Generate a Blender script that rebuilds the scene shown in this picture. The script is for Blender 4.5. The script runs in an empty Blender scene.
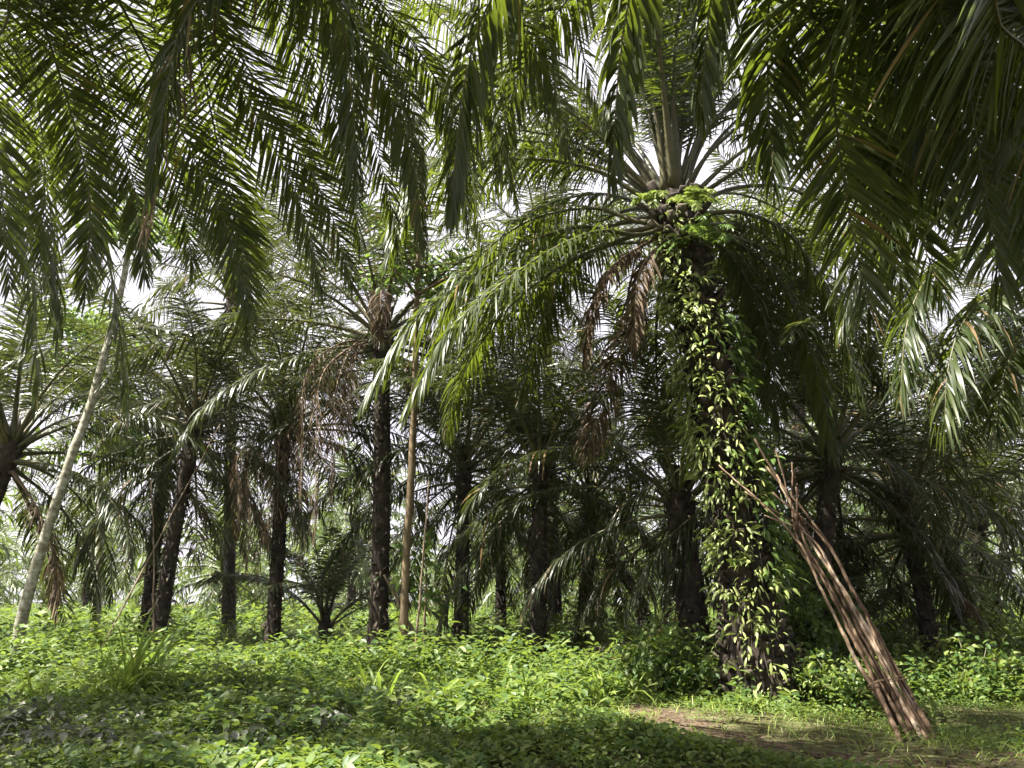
import bpy, math
import numpy as np
from mathutils import Vector, Matrix

# ------------------------------------------------------------------ camera, sky, sun, exposure
sc = bpy.context.scene
COL = sc.collection
R = math.radians
CAM_H = 1.45
PITCH = R(15.7)
FPX = 768.0
cam_d = bpy.data.cameras.new('camera')
cam = bpy.data.objects.new('camera', cam_d)
COL.objects.link(cam)
cam.location = (0, 0, CAM_H)
cam.rotation_euler = (R(90) + PITCH, 0, 0)
cam_d.sensor_width = 36
cam_d.lens = 36 * FPX / 1024
cam_d.clip_end = 2000
sc.camera = cam

SUN_EL, SUN_AZ = R(56), R(-105)          # azimuth from +Y, clockwise positive: the sun stands high on the left
sun_d = bpy.data.lights.new('sun', 'SUN')
sun = bpy.data.objects.new('sun', sun_d)
COL.objects.link(sun)
sun_d.energy = 5.0
sun_d.angle = R(0.5)
sun_d.color = (1.0, 0.94, 0.84)
sv = Vector((math.sin(SUN_AZ) * math.cos(SUN_EL), math.cos(SUN_AZ) * math.cos(SUN_EL), math.sin(SUN_EL)))
sun.rotation_euler = sv.to_track_quat('Z', 'Y').to_euler()

world = bpy.data.worlds.new('World')
sc.world = world
world.use_nodes = True
nt = world.node_tree
nt.nodes.clear()
wo = nt.nodes.new('ShaderNodeOutputWorld')
bg = nt.nodes.new('ShaderNodeBackground')
sky = nt.nodes.new('ShaderNodeTexSky')
sky.sky_type = 'NISHITA'
sky.sun_disc = False
sky.sun_elevation = SUN_EL
sky.sun_rotation = SUN_AZ
sky.dust_density = 3.0
tc = nt.nodes.new('ShaderNodeTexCoord')
cn = nt.nodes.new('ShaderNodeTexNoise')
cn.inputs['Scale'].default_value = 2.6
cn.inputs['Detail'].default_value = 8
cr = nt.nodes.new('ShaderNodeValToRGB')
cr.color_ramp.elements[0].position = 0.30
cr.color_ramp.elements[0].color = (.75, .75, .75, 1)
cr.color_ramp.elements[1].position = 0.55
cmx = nt.nodes.new('ShaderNodeMixRGB')
cmx.inputs[2].default_value = (5.4, 5.15, 5.75, 1)      # thin bright cloud
nt.links.new(tc.outputs['Generated'], cn.inputs['Vector'])
nt.links.new(cn.outputs['Fac'], cr.inputs['Fac'])
nt.links.new(cr.outputs['Color'], cmx.inputs[0])
nt.links.new(sky.outputs[0], cmx.inputs[1])
nt.links.new(cmx.outputs[0], bg.inputs['Color'])
bg.inputs['Strength'].default_value = 0.05
nt.links.new(bg.outputs[0], wo.inputs['Surface'])

sc.view_settings.view_transform = 'Standard'
sc.view_settings.look = 'None'
sc.view_settings.gamma = 1
sc.view_settings.exposure = 2.38
cy = sc.cycles
cy.max_bounces = 6
cy.diffuse_bounces = 3
cy.glossy_bounces = 2
cy.transmission_bounces = 4
cy.transparent_max_bounces = 4
cy.caustics_reflective = False
cy.caustics_refractive = False
cy.sample_clamp_indirect = 4
try:
    cy.use_denoising = True
    cy.denoiser = 'OPENIMAGEDENOISE'
    cy.denoising_prefilter = 'ACCURATE'
except Exception:
    pass

# ------------------------------------------------------------------ small helpers
FW = np.array([0, math.cos(PITCH), math.sin(PITCH)])
UP = np.array([0, -math.sin(PITCH), math.cos(PITCH)])
RT = np.array([1.0, 0, 0])
C0 = np.array([0, 0, CAM_H])
ZZ = np.array([0, 0, 1.0])


def ray(px, py):
    return FW + RT * (px - 512) / FPX + UP * (384 - py) / FPX


def at(px, py, Y):
    d = ray(px, py)
    return C0 + d * (Y / d[1])


def gnd(px, py):
    d = ray(px, py)
    p = C0 + d * (-CAM_H / d[2])
    p[2] = gz(p[0], p[1])
    return p


def gz(x, y):
    x = np.asarray(x, float)
    y = np.asarray(y, float)
    f = np.clip((60 - np.hypot(x, y)) / 40, 0, 1)
    return f * (0.07 * np.sin(x * .9 + .4) * np.sin(y * .7 + 1.1) + 0.04 * np.sin(x * 2.1 + y * 1.3))


def norm(a):
    return a / np.maximum(np.linalg.norm(a, axis=-1, keepdims=True), 1e-9)


def resample(pts, n):
    pts = np.array(pts, float)
    if len(pts) < 3:
        pts = np.vstack([pts[0], (pts[0] + pts[-1]) / 2, pts[-1]])
    P = np.vstack([2 * pts[0] - pts[1], pts, 2 * pts[-1] - pts[-2]])
    out = []
    for i in range(1, len(P) - 2):
        a, b, c, d = P[i - 1:i + 3]
        t = np.linspace(0, 1, 16, endpoint=False)[:, None]
        out.append(.5 * (2 * b + (c - a) * t + (2 * a - 5 * b + 4 * c - d) * t ** 2 + (3 * b - a - 3 * c + d) * t ** 3))
    out.append(pts[-1:])
    Q = np.vstack(out)
    s = np.r_[0, np.cumsum(np.linalg.norm(np.diff(Q, axis=0), axis=1))]
    u = np.linspace(0, s[-1], n)
    return np.stack([np.interp(u, s, Q[:, k]) for k in range(3)], 1), s[-1]


class MB:
    """Collects quads (vertices, faces, one material index and one 'v' number per piece) for ONE mesh."""

    def __init__(self):
        self.V, self.Q, self.M, self.A, self.n = [], [], [], [], 0

    def add(self, V, Q, m=0, a=0.5):
        V = np.asarray(V, float).reshape(-1, 3)
        Q = np.asarray(Q, np.int64).reshape(-1, 4)
        self.V.append(V)
        self.Q.append(Q + self.n)
        self.M.append(np.full(len(Q), m, np.int32))
        self.A.append(np.broadcast_to(np.asarray(a, float), (len(V),)).copy())
        self.n += len(V)
        return self

    def mesh(self, name, mats, smooth=True):
        V = np.vstack(self.V)
        Q = np.vstack(self.Q)
        me = bpy.data.meshes.new(name)
        nf = len(Q)
        me.vertices.add(len(V))
        me.vertices.foreach_set('co', V.astype(np.float32).ravel())
        me.loops.add(nf * 4)
        me.loops.foreach_set('vertex_index', Q.astype(np.int32).ravel())
        me.polygons.add(nf)
        me.polygons.foreach_set('loop_start', np.arange(nf, dtype=np.int32) * 4)
        me.polygons.foreach_set('loop_total', np.full(nf, 4, np.int32))
        me.polygons.foreach_set('material_index', np.concatenate(self.M))
        me.polygons.foreach_set('use_smooth', np.full(nf, smooth, bool))
        at_ = me.attributes.new('v', 'FLOAT', 'POINT')
        at_.data.foreach_set('value', np.concatenate(self.A).astype(np.float32))
        me.update(calc_edges=True)
        for m in mats:
            me.materials.append(m)
        return me

    def obj(self, name, mats, parent=None, smooth=True):
        return link(name, self.mesh(name, mats, smooth), parent)


def link(name, data, parent=None):
    o = bpy.data.objects.new(name, data)
    COL.objects.link(o)
    if parent is not None:
        o.parent = parent
    return o


def tag(o, label=None, cat=None, group=None, kind=None):
    for k, v in (('label', label), ('category', cat), ('group', group), ('kind', kind)):
        if v:
            o[k] = v
    return o


def thing(name, label, cat, loc=(0, 0, 0), group=None):
    o = bpy.data.objects.new(name, None)
    o.empty_display_size = .2
    COL.objects.link(o)
    o.location = tuple(loc)
    return tag(o, label, cat, group)


def tube(mb, P, r, sides=8, m=0, a=0.5, squash=1.0):
    """a tapered tube along the points P with a radius per point, closed at both ends"""
    P = np.asarray(P, float)
    n = len(P)
    r = np.broadcast_to(np.asarray(r, float), (n,))
    T = norm(np.gradient(P, axis=0))
    ref = np.array([1.0, 0, 0]) if abs(T[0][2]) > .8 else ZZ
    S = np.zeros_like(P)
    S[0] = norm(np.cross(T[0], ref))
    for i in range(1, n):
        S[i] = norm(S[i - 1] - T[i] * (T[i] @ S[i - 1]))
    U = np.cross(S, T)
    ang = np.linspace(0, 2 * np.pi, sides, endpoint=False)
    V = P[:, None] + r[:, None, None] * (np.cos(ang)[None, :, None] * S[:, None] + squash * np.sin(ang)[None, :, None] * U[:, None])
    i, j = np.meshgrid(np.arange(n - 1), np.arange(sides), indexing='ij')
    j2 = (j + 1) % sides
    Q = np.stack([i * sides + j, i * sides + j2, (i + 1) * sides + j2, (i + 1) * sides + j], -1).reshape(-1, 4)
    V = np.vstack([V.reshape(-1, 3), P[0], P[-1]])
    c0, c1 = n * sides, n * sides + 1
    caps = []
    for k in range(0, sides, 2):
        caps.append([c0, (k + 2) % sides, (k + 1) % sides, k])
        b = (n - 1) * sides
        caps.append([c1, b + k, b + (k + 1) % sides, b + (k + 2) % sides])
    mb.add(V, np.vstack([Q, caps]), m, a)


PROF_BLADE = ([0, .12, .35, .65, .85, 1], [.35, .85, 1, .8, .48, .03])
PROF_OVAL = ([0, .15, .4, .7, .9, 1], [.15, .75, 1, .75, .35, .04])


def leaves(mb, P0, D0, WR, L, W, K, droop, rng, prof=PROF_BLADE, fold=.3, twist=.35, m=0, a=None, across=3):
    """N leaves as curved tapering strips: start, direction, width reference (N,3); length, width, droop (N,)"""
    P0 = np.asarray(P0, float)
    N = len(P0)
    if N == 0:
        return
    L = np.broadcast_to(np.asarray(L, float), (N,))
    W = np.broadcast_to(np.asarray(W, float), (N,))
    g = np.broadcast_to(np.asarray(droop, float), (N,))
    d = norm(np.asarray(D0, float))
    tw = rng.normal(0, twist, N)[:, None]
    p = P0.copy()
    VV = np.zeros((N, K + 1, across, 3))
    s = np.linspace(0, 1, K + 1)
    hw = np.interp(s, *prof) * .5
    for k in range(K + 1):
        w = norm(WR - d * np.sum(WR * d, 1, keepdims=True))
        nn = np.cross(d, w)
        w2 = w * np.cos(tw) + nn * np.sin(tw)
        n2 = np.cross(d, w2)
        h = (W * hw[k])[:, None]
        if across == 3:
            VV[:, k, 0] = p - w2 * h
            VV[:, k, 1] = p - n2 * h * fold
            VV[:, k, 2] = p + w2 * h
        else:
            VV[:, k, 0] = p - w2 * h
            VV[:, k, 1] = p + w2 * h
        if k < K:
            d = norm(d - ZZ * (g * (0.45 + 1.1 * s[k]) * 1.6 / K)[:, None])
            p = p + d * (L / K)[:, None]
    st = (K + 1) * across
    base = (np.arange(N) * st)[:, None, None]
    kk, cc = np.meshgrid(np.arange(K), np.arange(across - 1), indexing='ij')
    q = np.stack([kk * across + cc, kk * across + cc + 1, (kk + 1) * across + cc + 1, (kk + 1) * across + cc], -1).reshape(-1, 4)
    Q = (base + q[None]).reshape(-1, 4)
    if a is None:
        a = rng.random(N)
    mb.add(VV.reshape(-1, 3), Q, m, np.repeat(a, st))


def frond(mb, pts, rng, n=85, K=5, across=2, Lmax=.95, W=.05, droop=.6, bare=.17, r0=.045, ruffle=.3, dead=False, roll=0.0, gap=0.0):
    """one pinnate palm leaf: a tapering stalk along pts and two rows of leaflets"""
    P, length = resample(pts, 30)
    T = norm(np.gradient(P, axis=0))
    s0 = np.cross(T[0], ZZ)
    if np.linalg.norm(s0) < .15:
        hv = P[-1] - P[0]
        s0 = np.cross(norm(hv), ZZ)
    S = np.zeros_like(P)
    S[0] = norm(s0)
    for i in range(1, len(P)):
        S[i] = norm(S[i - 1] - T[i] * (T[i] @ S[i - 1]))
    if roll:
        U_ = np.cross(S, T)
        rr = (roll * np.linspace(0, 1, len(P)))[:, None]
        S = S * np.cos(rr) + U_ * np.sin(rr)
    U = np.cross(S, T)
    tt = np.linspace(0, 1, len(P))
    rad = r0 * np.interp(tt, [0, .03, .12, .3, .7, 1], [1.9, 1.5, 1.1, .7, .3, .1])
    tube(mb, P, rad, 6, 1, rng.random(), .7)
    for side in (1, -1):
        t = np.linspace(bare, .995, n) + rng.normal(0, .3 / n, n)
        t = np.clip(t, 0, 1)
        if gap:
            t = t[rng.random(n) > gap]
        N = len(t)
        u = np.clip((t - bare) / (1 - bare), 0, 1)
        I = lambda A: np.stack([np.interp(t, tt, A[:, k]) for k in range(3)], 1)
        p, T_, S_, U_ = I(P), I(T), I(S), I(U)
        L = Lmax * np.interp(u, [0, .06, .25, .5, .75, .92, 1], [.3, .55, .9, 1, .85, .6, .35]) * rng.normal(1, .11, N)
        an = np.radians(np.interp(u, [0, .5, .85, 1], [72, 58, 42, 15]) + rng.normal(0, 6, N))
        b = np.where(rng.random(N) > .5, .22, -.12) * (ruffle / .3) + rng.normal(0, .14, N)
        ca, sa, cb, sb = [f[:, None] for f in (np.cos(an), np.sin(an), np.cos(b), np.sin(b))]
        D = ca * norm(T_) + sa * (side * cb * norm(S_) + sb * norm(U_))
        g = droop * np.abs(rng.normal(1, .3, N))
        leaves(mb, p, D, norm(T_) + .25 * norm(U_), L, W * rng.normal(1, .12, N) * np.interp(u, [0, .15, .8, 1], [.5, 1, .9, .6]),
               K, g, rng, twist=.9 if dead else .42, across=across, fold=.28)


# ------------------------------------------------------------------ materials
def nodes(name):
    m = bpy.data.materials.new(name)
    m.use_nodes = True
    t = m.node_tree
    t.nodes.clear()
    return m, t, t.nodes.new('ShaderNodeOutputMaterial')


def ramp(t, stops):
    r = t.nodes.new('ShaderNodeValToRGB')
    e = r.color_ramp.elements
    while len(e) < len(stops):
        e.new(.5)
    for k, (p, c) in enumerate(stops):
        e[k].position = p
        e[k].color = (*c, 1)
    return r


def leaf_mat(name, stops, trans, fac=.42, rough=.42, spec=.45, brown=0):
    m, t, out = nodes(name)
    av = t.nodes.new('ShaderNodeAttribute')
    av.attribute_name = 'v'
    oi = t.nodes.new('ShaderNodeObjectInfo')
    geo = t.nodes.new('ShaderNodeNewGeometry')
    nz = t.nodes.new('ShaderNodeTexNoise')
    nz.inputs['Scale'].default_value = 1.7
    nz.inputs['Detail'].default_value = 3
    t.links.new(geo.outputs['Position'], nz.inputs['Vector'])
    ma = t.nodes.new('ShaderNodeMath')
    ma.operation = 'MULTIPLY_ADD'
    ma.inputs[1].default_value = .5
    t.links.new(av.outputs['Fac'], ma.inputs[0])
    mo = t.nodes.new('ShaderNodeMath')
    mo.operation = 'MULTIPLY'
    mo.inputs[1].default_value = .25
    t.links.new(oi.outputs['Random'], mo.inputs[0])
    mn = t.nodes.new('ShaderNodeMath')
    mn.operation = 'MULTIPLY_ADD'
    mn.inputs[1].default_value = .3
    t.links.new(nz.outputs['Fac'], mn.inputs[0])
    t.links.new(mo.outputs[0], mn.inputs[2])
    t.links.new(mn.outputs[0], ma.inputs[2])
    r = ramp(t, stops)
    t.links.new(ma.outputs[0], r.inputs['Fac'])
    if brown:                                             # a few leaflets dried brown
        gt = t.nodes.new('ShaderNodeMath')
        gt.operation = 'GREATER_THAN'
        gt.inputs[1].default_value = 1 - brown
        t.links.new(av.outputs['Fac'], gt.inputs[0])
        bm = t.nodes.new('ShaderNodeMixRGB')
        bm.inputs[2].default_value = (.19, .13, .06, 1)
        t.links.new(gt.outputs[0], bm.inputs[0])
        t.links.new(r.outputs['Color'], bm.inputs[1])
        r = bm
    pb = t.nodes.new('ShaderNodeBsdfPrincipled')
    pb.inputs['Roughness'].default_value = rough
    pb.inputs['Specular IOR Level'].default_value = spec
    t.links.new(r.outputs['Color'], pb.inputs['Base Color'])
    tr = t.nodes.new('ShaderNodeBsdfTranslucent')
    mxc = t.nodes.new('ShaderNodeMixRGB')
    mxc.blend_type = 'MIX'
    mxc.inputs[0].default_value = .75
    mxc.inputs[2].default_value = (*trans, 1)
    t.links.new(r.outputs['Color'], mxc.inputs[1])
    t.links.new(mxc.outputs[0], tr.inputs['Color'])
    mx = t.nodes.new('ShaderNodeMixShader')
    mx.inputs[0].default_value = fac
    t.links.new(pb.outputs[0], mx.inputs[1])
    t.links.new(tr.outputs[0], mx.inputs[2])
    t.links.new(mx.outputs[0], out.inputs['Surface'])
    return m


def bark_mat(name, stops, scale=(6, 6, 3), rough=.85, bump=.5, detail=8, spec=.2, tint=.35):
    m, t, out = nodes(name)
    tcn = t.nodes.new('ShaderNodeTexCoord')
    mp = t.nodes.new('ShaderNodeMapping')
    mp.inputs['Scale'].default_value = scale
    t.links.new(tcn.outputs['Object'], mp.inputs['Vector'])
    nz = t.nodes.new('ShaderNodeTexNoise')
    nz.inputs['Scale'].default_value = 1
    nz.inputs['Detail'].default_value = detail
    nz.inputs['Roughness'].default_value = .65
    t.links.new(mp.outputs[0], nz.inputs['Vector'])
    av = t.nodes.new('ShaderNodeAttribute')
    av.attribute_name = 'v'
    ma = t.nodes.new('ShaderNodeMath')
    ma.operation = 'MULTIPLY_ADD'
    ma.inputs[1].default_value = tint
    t.links.new(av.outputs['Fac'], ma.inputs[0])
    ms = t.nodes.new('ShaderNodeMath')
    ms.operation = 'SUBTRACT'
    ms.inputs[1].default_value = tint * .5
    t.links.new(nz.outputs['Fac'], ms.inputs[0])
    t.links.new(ms.outputs[0], ma.inputs[2])
    r = ramp(t, stops)
    t.links.new(ma.outputs[0], r.inputs['Fac'])
    pb = t.nodes.new('ShaderNodeBsdfPrincipled')
    pb.inputs['Roughness'].default_value = rough
    pb.inputs['Specular IOR Level'].default_value = spec
    t.links.new(r.outputs['Color'], pb.inputs['Base Color'])
    bp = t.nodes.new('ShaderNodeBump')
    bp.inputs['Strength'].default_value = bump
    bp.inputs['Distance'].default_value = .03
    t.links.new(nz.outputs['Fac'], bp.inputs['Height'])
    t.links.new(bp.outputs[0], pb.inputs['Normal'])
    t.links.new(pb.outputs[0], out.inputs['Surface'])
    return m


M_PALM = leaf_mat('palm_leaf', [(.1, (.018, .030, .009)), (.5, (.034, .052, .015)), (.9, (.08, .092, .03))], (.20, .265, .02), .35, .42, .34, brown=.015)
M_PALM_MID = leaf_mat('palm_leaf_shaded', [(.1, (.016, .026, .009)), (.5, (.030, .044, .015)), (.9, (.07, .08, .032))], (.13, .16, .022), .26, .38, .48, brown=.04)  # same leaf, darkened in colour for the shade of the middle rows
M_PALM_FAR = leaf_mat('palm_leaf_lit', [(.1, (.035, .06, .018)), (.5, (.065, .10, .03)), (.9, (.12, .15, .05))], (.22, .31, .05), .36, .42, .45)  # same leaf, far daylight and haze put into a brighter colour
M_DEAD = leaf_mat('dry_palm_leaf', [(.15, (.035, .024, .015)), (.5, (.085, .060, .038)), (.85, (.21, .165, .115))], (.20, .13, .07), .22, .75, .15)
M_STALK = bark_mat('palm_stalk', [(.2, (.035, .038, .016)), (.6, (.085, .078, .034)), (.9, (.15, .13, .065))], (9, 9, 9), .5, .2, spec=.4)
M_DSTALK = bark_mat('dry_palm_stalk', [(.2, (.08, .055, .035)), (.6, (.17, .125, .085)), (.9, (.28, .22, .16))], (9, 9, 9), .7, .2)
M_TRUNK = bark_mat('palm_trunk', [(.25, (.012, .010, .008)), (.5, (.045, .036, .028)), (.72, (.10, .085, .06)), (.9, (.10, .12, .05))], (5, 5, 5), .92, .8)
M_GREYBARK = bark_mat('grey_bark', [(.30, (.07, .065, .045)), (.45, (.22, .21, .15)), (.56, (.34, .33, .27)), (.68, (.52, .51, .46))], (7, 7, 9), .9, .6)
M_PALEBARK = bark_mat('pale_bark', [(.25, (.07, .05, .03)), (.5, (.16, .12, .072)), (.8, (.29, .235, .15))], (8, 8, 3), .85, .3)
M_POLE = bark_mat('weathered_pole', [(.2, (.03, .017, .010)), (.4, (.085, .055, .034)), (.6, (.18, .125, .08)), (.85, (.42, .35, .27))], (18, 18, 3), .8, .6, tint=.5)
M_STICK = bark_mat('dry_stick', [(.25, (.09, .06, .04)), (.6, (.22, .17, .12)), (.9, (.36, .30, .22))], (12, 12, 4), .85, .3)
M_WEED = leaf_mat('weed_leaf', [(.22, (.022, .050, .014)), (.45, (.06, .11, .026)), (.62, (.13, .18, .045)), (.8, (.22, .25, .08))], (.26, .36, .045), .36, .5, .35, brown=.015)
M_DARKWEED = leaf_mat('dark_weed_leaf', [(.15, (.035, .05, .025)), (.5, (.065, .075, .045)), (.8, (.13, .12, .10))], (.12, .18, .05), .25, .4, .5)
M_GRASS = leaf_mat('grass_blade', [(.15, (.07, .13, .02)), (.5, (.15, .22, .04)), (.8, (.28, .32, .09))], (.30, .42, .05), .4, .5, .35)
M_VINE = leaf_mat('vine_leaf', [(.15, (.05, .09, .02)), (.45, (.14, .20, .045)), (.75, (.34, .38, .14))], (.28, .36, .06), .35, .45, .4)
M_TREE = leaf_mat('tree_leaf', [(.15, (.04, .08, .02)), (.5, (.08, .14, .03)), (.9, (.15, .21, .06))], (.24, .36, .05), .38, .45, .4)


def soil_mat(name, stops, sc1=3.0):
    m, t, out = nodes(name)
    geo = t.nodes.new('ShaderNodeNewGeometry')
    n1 = t.nodes.new('ShaderNodeTexNoise')
    n1.inputs['Scale'].default_value = sc1
    n1.inputs['Detail'].default_value = 10
    n1.inputs['Roughness'].default_value = .7
    n2 = t.nodes.new('ShaderNodeTexVoronoi')
    n2.inputs['Scale'].default_value = 24
    for n_ in (n1, n2):
        t.links.new(geo.outputs['Position'], n_.inputs['Vector'])
    ma = t.nodes.new('ShaderNodeMath')
    ma.operation = 'MULTIPLY_ADD'
    ma.inputs[1].default_value = .3
    t.links.new(n2.outputs['Distance'], ma.inputs[0])
    t.links.new(n1.outputs['Fac'], ma.inputs[2])
    r = ramp(t, stops)
    t.links.new(ma.outputs[0], r.inputs['Fac'])
    pb = t.nodes.new('ShaderNodeBsdfPrincipled')
    pb.inputs['Roughness'].default_value = .95
    pb.inputs['Specular IOR Level'].default_value = .15
    t.links.new(r.outputs['Color'], pb.inputs['Base Color'])
    bp = t.nodes.new('ShaderNodeBump')
    bp.inputs['Strength'].default_value = .7
    bp.inputs['Distance'].default_value = .04
    t.links.new(ma.outputs[0], bp.inputs['Height'])
    t.links.new(bp.outputs[0], pb.inputs['Normal'])
    t.links.new(pb.outputs[0], out.inputs['Surface'])
    return m


M_SOIL = soil_mat('forest_soil', [(.35, (.03, .028, .014)), (.6, (.07, .062, .03)), (.85, (.10, .12, .045))])
M_PATH = soil_mat('path_soil', [(.42, (.022, .016, .010)), (.62, (.07, .050, .031)), (.88, (.17, .13, .09))], 9.0)

# ------------------------------------------------------------------ ground and path
def axis(lo, hi, near, fine, coarse):
    a = [0.0]
    while a[-1] < hi:
        a.append(a[-1] + (fine if a[-1] < near else coarse))
    b = [0.0]
    while b[-1] > lo:
        b.append(b[-1] - (fine if -b[-1] < near else coarse))
    return np.array(sorted(set(a + b)))


def grid_sheet(mb, xs, ys, zf):
    X, Y = np.meshgrid(xs, ys)
    V = np.stack([X, Y, zf(X, Y)], -1).reshape(-1, 3)
    w = len(xs)
    i, j = np.meshgrid(np.arange(len(ys) - 1), np.arange(w - 1), indexing='ij')
    Q = np.stack([i * w + j, i * w + j + 1, (i + 1) * w + j + 1, (i + 1) * w + j], -1).reshape(-1, 4)
    mb.add(V, Q)


mb = MB()
grid_sheet(mb, axis(-240, 240, 24, .35, 24), axis(-60, 290, 40, .35, 24), gz)
tag(mb.obj('ground', [M_SOIL]), kind='structure')

path_pts = np.array([gnd(628, 706), gnd(668, 722), gnd(720, 738), gnd(800, 752), gnd(900, 762), gnd(1010, 775), gnd(1150, 800)])
PP, _ = resample(path_pts, 60)
rp = np.random.default_rng(5)
pw = np.interp(np.linspace(0, 1, 60), [0, .1, .35, .7, 1], [.12, .5, .58, .5, .4]) * (1 + .25 * np.sin(np.arange(60) * .9) + .12 * np.sin(np.arange(60) * 2.3))
pt = norm(np.gradient(PP, axis=0))
pn = np.stack([-pt[:, 1], pt[:, 0], 0 * pt[:, 0]], 1)
V = np.stack([PP + pn * (pw * f)[:, None] for f in (-1, -.5, 0, .5, 1)], 1)
V[..., 2] = gz(V[..., 0], V[..., 1]) + .012
V[:, 0, 2] -= .03
V[:, 4, 2] -= .03
i, j = np.meshgrid(np.arange(59), np.arange(4), indexing='ij')
mb = MB()
mb.add(V, np.stack([i * 5 + j, i * 5 + j + 1, (i + 1) * 5 + j + 1, (i + 1) * 5 + j], -1))
tag(mb.obj('path', [M_PATH]), kind='structure')


def noise2(x, y, s, seed):
    rng = np.random.default_rng(seed)
    out = np.zeros_like(x)
    for k in range(7):
        a = rng.uniform(0, 6.28)
        f = s * rng.uniform(.6, 1.7)
        out += np.sin((x * math.cos(a) + y * math.sin(a)) * f + rng.uniform(0, 6.28))
    return out / 3.5


def path_dist(x, y):
    d = np.full(x.shape, 9.0)
    for k in range(0, 60, 2):
        d = np.minimum(d, np.hypot(x - PP[k, 0], y - PP[k, 1]) - pw[k])
    return d


# ------------------------------------------------------------------ palms
def trunk_mesh(mb, P, r, rng, stubs=150, stub=.16, z_first=0.0, shag=0.0, flare=1.45):
    """trunk along P (relative to its thing) covered by the spiral of old leaf bases"""
    Pr, length = resample(P, 26)
    s = np.linspace(0, 1, 26)
    rr = np.interp(s, [0, .06, .2, .85, 1], [r * flare, r * (1 + (flare - 1) * .55), r, r * .95, r * 1.1]) * rng.normal(1, .03, 26)
    tip_ = Pr[-1] + np.array([[0, 0, .18], [0, 0, .4], [0, 0, .75]])
    tube(mb, np.vstack([Pr, tip_]), np.r_[rr, r * .85, r * .5, r * .12], 14, 0, .3)
    T = norm(np.gradient(Pr, axis=0))
    for k in range(stubs):
        u = z_first + (1 - z_first) * (k + .5) / stubs
        c = np.array([np.interp(u, s, Pr[:, q]) for q in range(3)])
        R_ = np.interp(u, s, rr)
        az = k * 2.39996 + rng.normal(0, .12)
        o = np.array([math.cos(az), math.sin(az), 0])
        sd = np.array([-math.sin(az), math.cos(az), 0])
        big = 1 + 1.3 * max(0.0, (u - .87) / .13) * (stubs > 60)
        z0 = stub * big * rng.uniform(.7, 1.3)
        wd = stub * (.5 + .5 * big) * rng.uniform(.35, .6)
        b = c + o * (R_ - .05)
        out = z0 * rng.uniform(.3, .8)
        up = z0 * rng.uniform(.6, 1.1)
        tip = b + o * (out + .05) + ZZ * up
        thick = stub * .22
        V = []
        for q, wq in ((b, wd), (tip, wd * .6)):
            for e, f in ((-1, 0), (1, 0), (1, 1), (-1, 1)):
                V.append(q + sd * e * wq + (o * .3 + ZZ * -1) * (thick * (1 - f)))
        mb.add(V, [[0, 1, 2, 3], [4, 7, 6, 5], [0, 4, 5, 1], [1, 5, 6, 2], [2, 6, 7, 3], [3, 7, 4, 0]], 0, rng.random())
    if shag:
        n = int(shag * length * 60)
        u = rng.random(n)
        c = np.stack([np.interp(u, s, Pr[:, q]) for q in range(3)], 1)
        R_ = np.interp(u, s, rr)
        az = rng.random(n) * 6.283
        o = np.stack([np.cos(az), np.sin(az), 0 * az], 1)
        leaves(mb, c + o * R_[:, None], o + ZZ * rng.uniform(-.6, .5, n)[:, None], np.cross(o, ZZ), rng.uniform(.1, .3, n), .05, 3, 1.5, rng, a=rng.random(n), across=2)


# a library of palm leaves shared by every palm that is not right beside the camera
LIB = {}


def arc(e0, bend, length, rng, pw_=1.25, side=0.0, n=22):
    th = R(e0) - R(bend) * np.linspace(0, 1, n) ** pw_
    th = np.maximum(th, R(-86))
    az = R(side) * np.linspace(0, 1, n) ** 2
    d = np.stack([np.cos(th) * np.cos(az), np.cos(th) * np.sin(az), np.sin(th)], 1) * length / n
    return np.vstack([[0, 0, 0], np.cumsum(d, 0)])


CLASSES = {
    'spear': (84, 25, 4.6, .25), 'upright': (72, 62, 6.2, .4), 'rising': (56, 84, 6.6, .6), 'spreading': (38, 90, 6.6, .8),
    'level': (16, 80, 6.4, .9), 'drooping': (-6, 66, 5.8, 1.0), 'hanging': (-34, 48, 5.2, 1.1), 'dead': (-56, 30, 4.4, 1.7)}


def lib(cls, q, lod):
    key = (cls, q, lod)
    if key not in LIB:
        rng = np.random.default_rng(sum(map(ord, cls)) * 7 + q * 13 + 5)
        e0, bend, Ln, dr = CLASSES[cls]
        e0 += rng.normal(0, 4)
        bend *= rng.normal(1, .08)
        pts = arc(e0, bend, Ln * rng.normal(1, .05), rng, side=rng.normal(0, 14))
        mb = MB()
        dead = cls == 'dead'
        if lod == 0:
            frond(mb, pts, rng, 115, 5, 2, .95, .042, dr, .24, .06, dead=dead, gap=.25 if dead else .03)
        elif lod == 1:
            frond(mb, pts, rng, 84, 4, 2, .95, .045, dr, .15, .055, dead=dead, gap=.2 if dead else 0)
        else:
            frond(mb, pts, rng, 34, 3, 2, 1.0, .10, dr, .13, .06, dead=dead)
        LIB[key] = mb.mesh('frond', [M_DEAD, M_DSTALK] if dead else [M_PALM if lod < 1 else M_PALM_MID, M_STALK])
    return LIB[key]


PLAN = ['spear'] * 2 + ['upright'] * 5 + ['rising'] * 7 + ['spreading'] * 8 + ['level'] * 7 + ['drooping'] * 6 + ['hanging'] * 3 + ['dead'] * 3
ZOFF = {'spear': .35, 'upright': .25, 'rising': .1, 'spreading': 0, 'level': -.12, 'drooping': -.3, 'hanging': -.45, 'dead': -.6}


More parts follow.
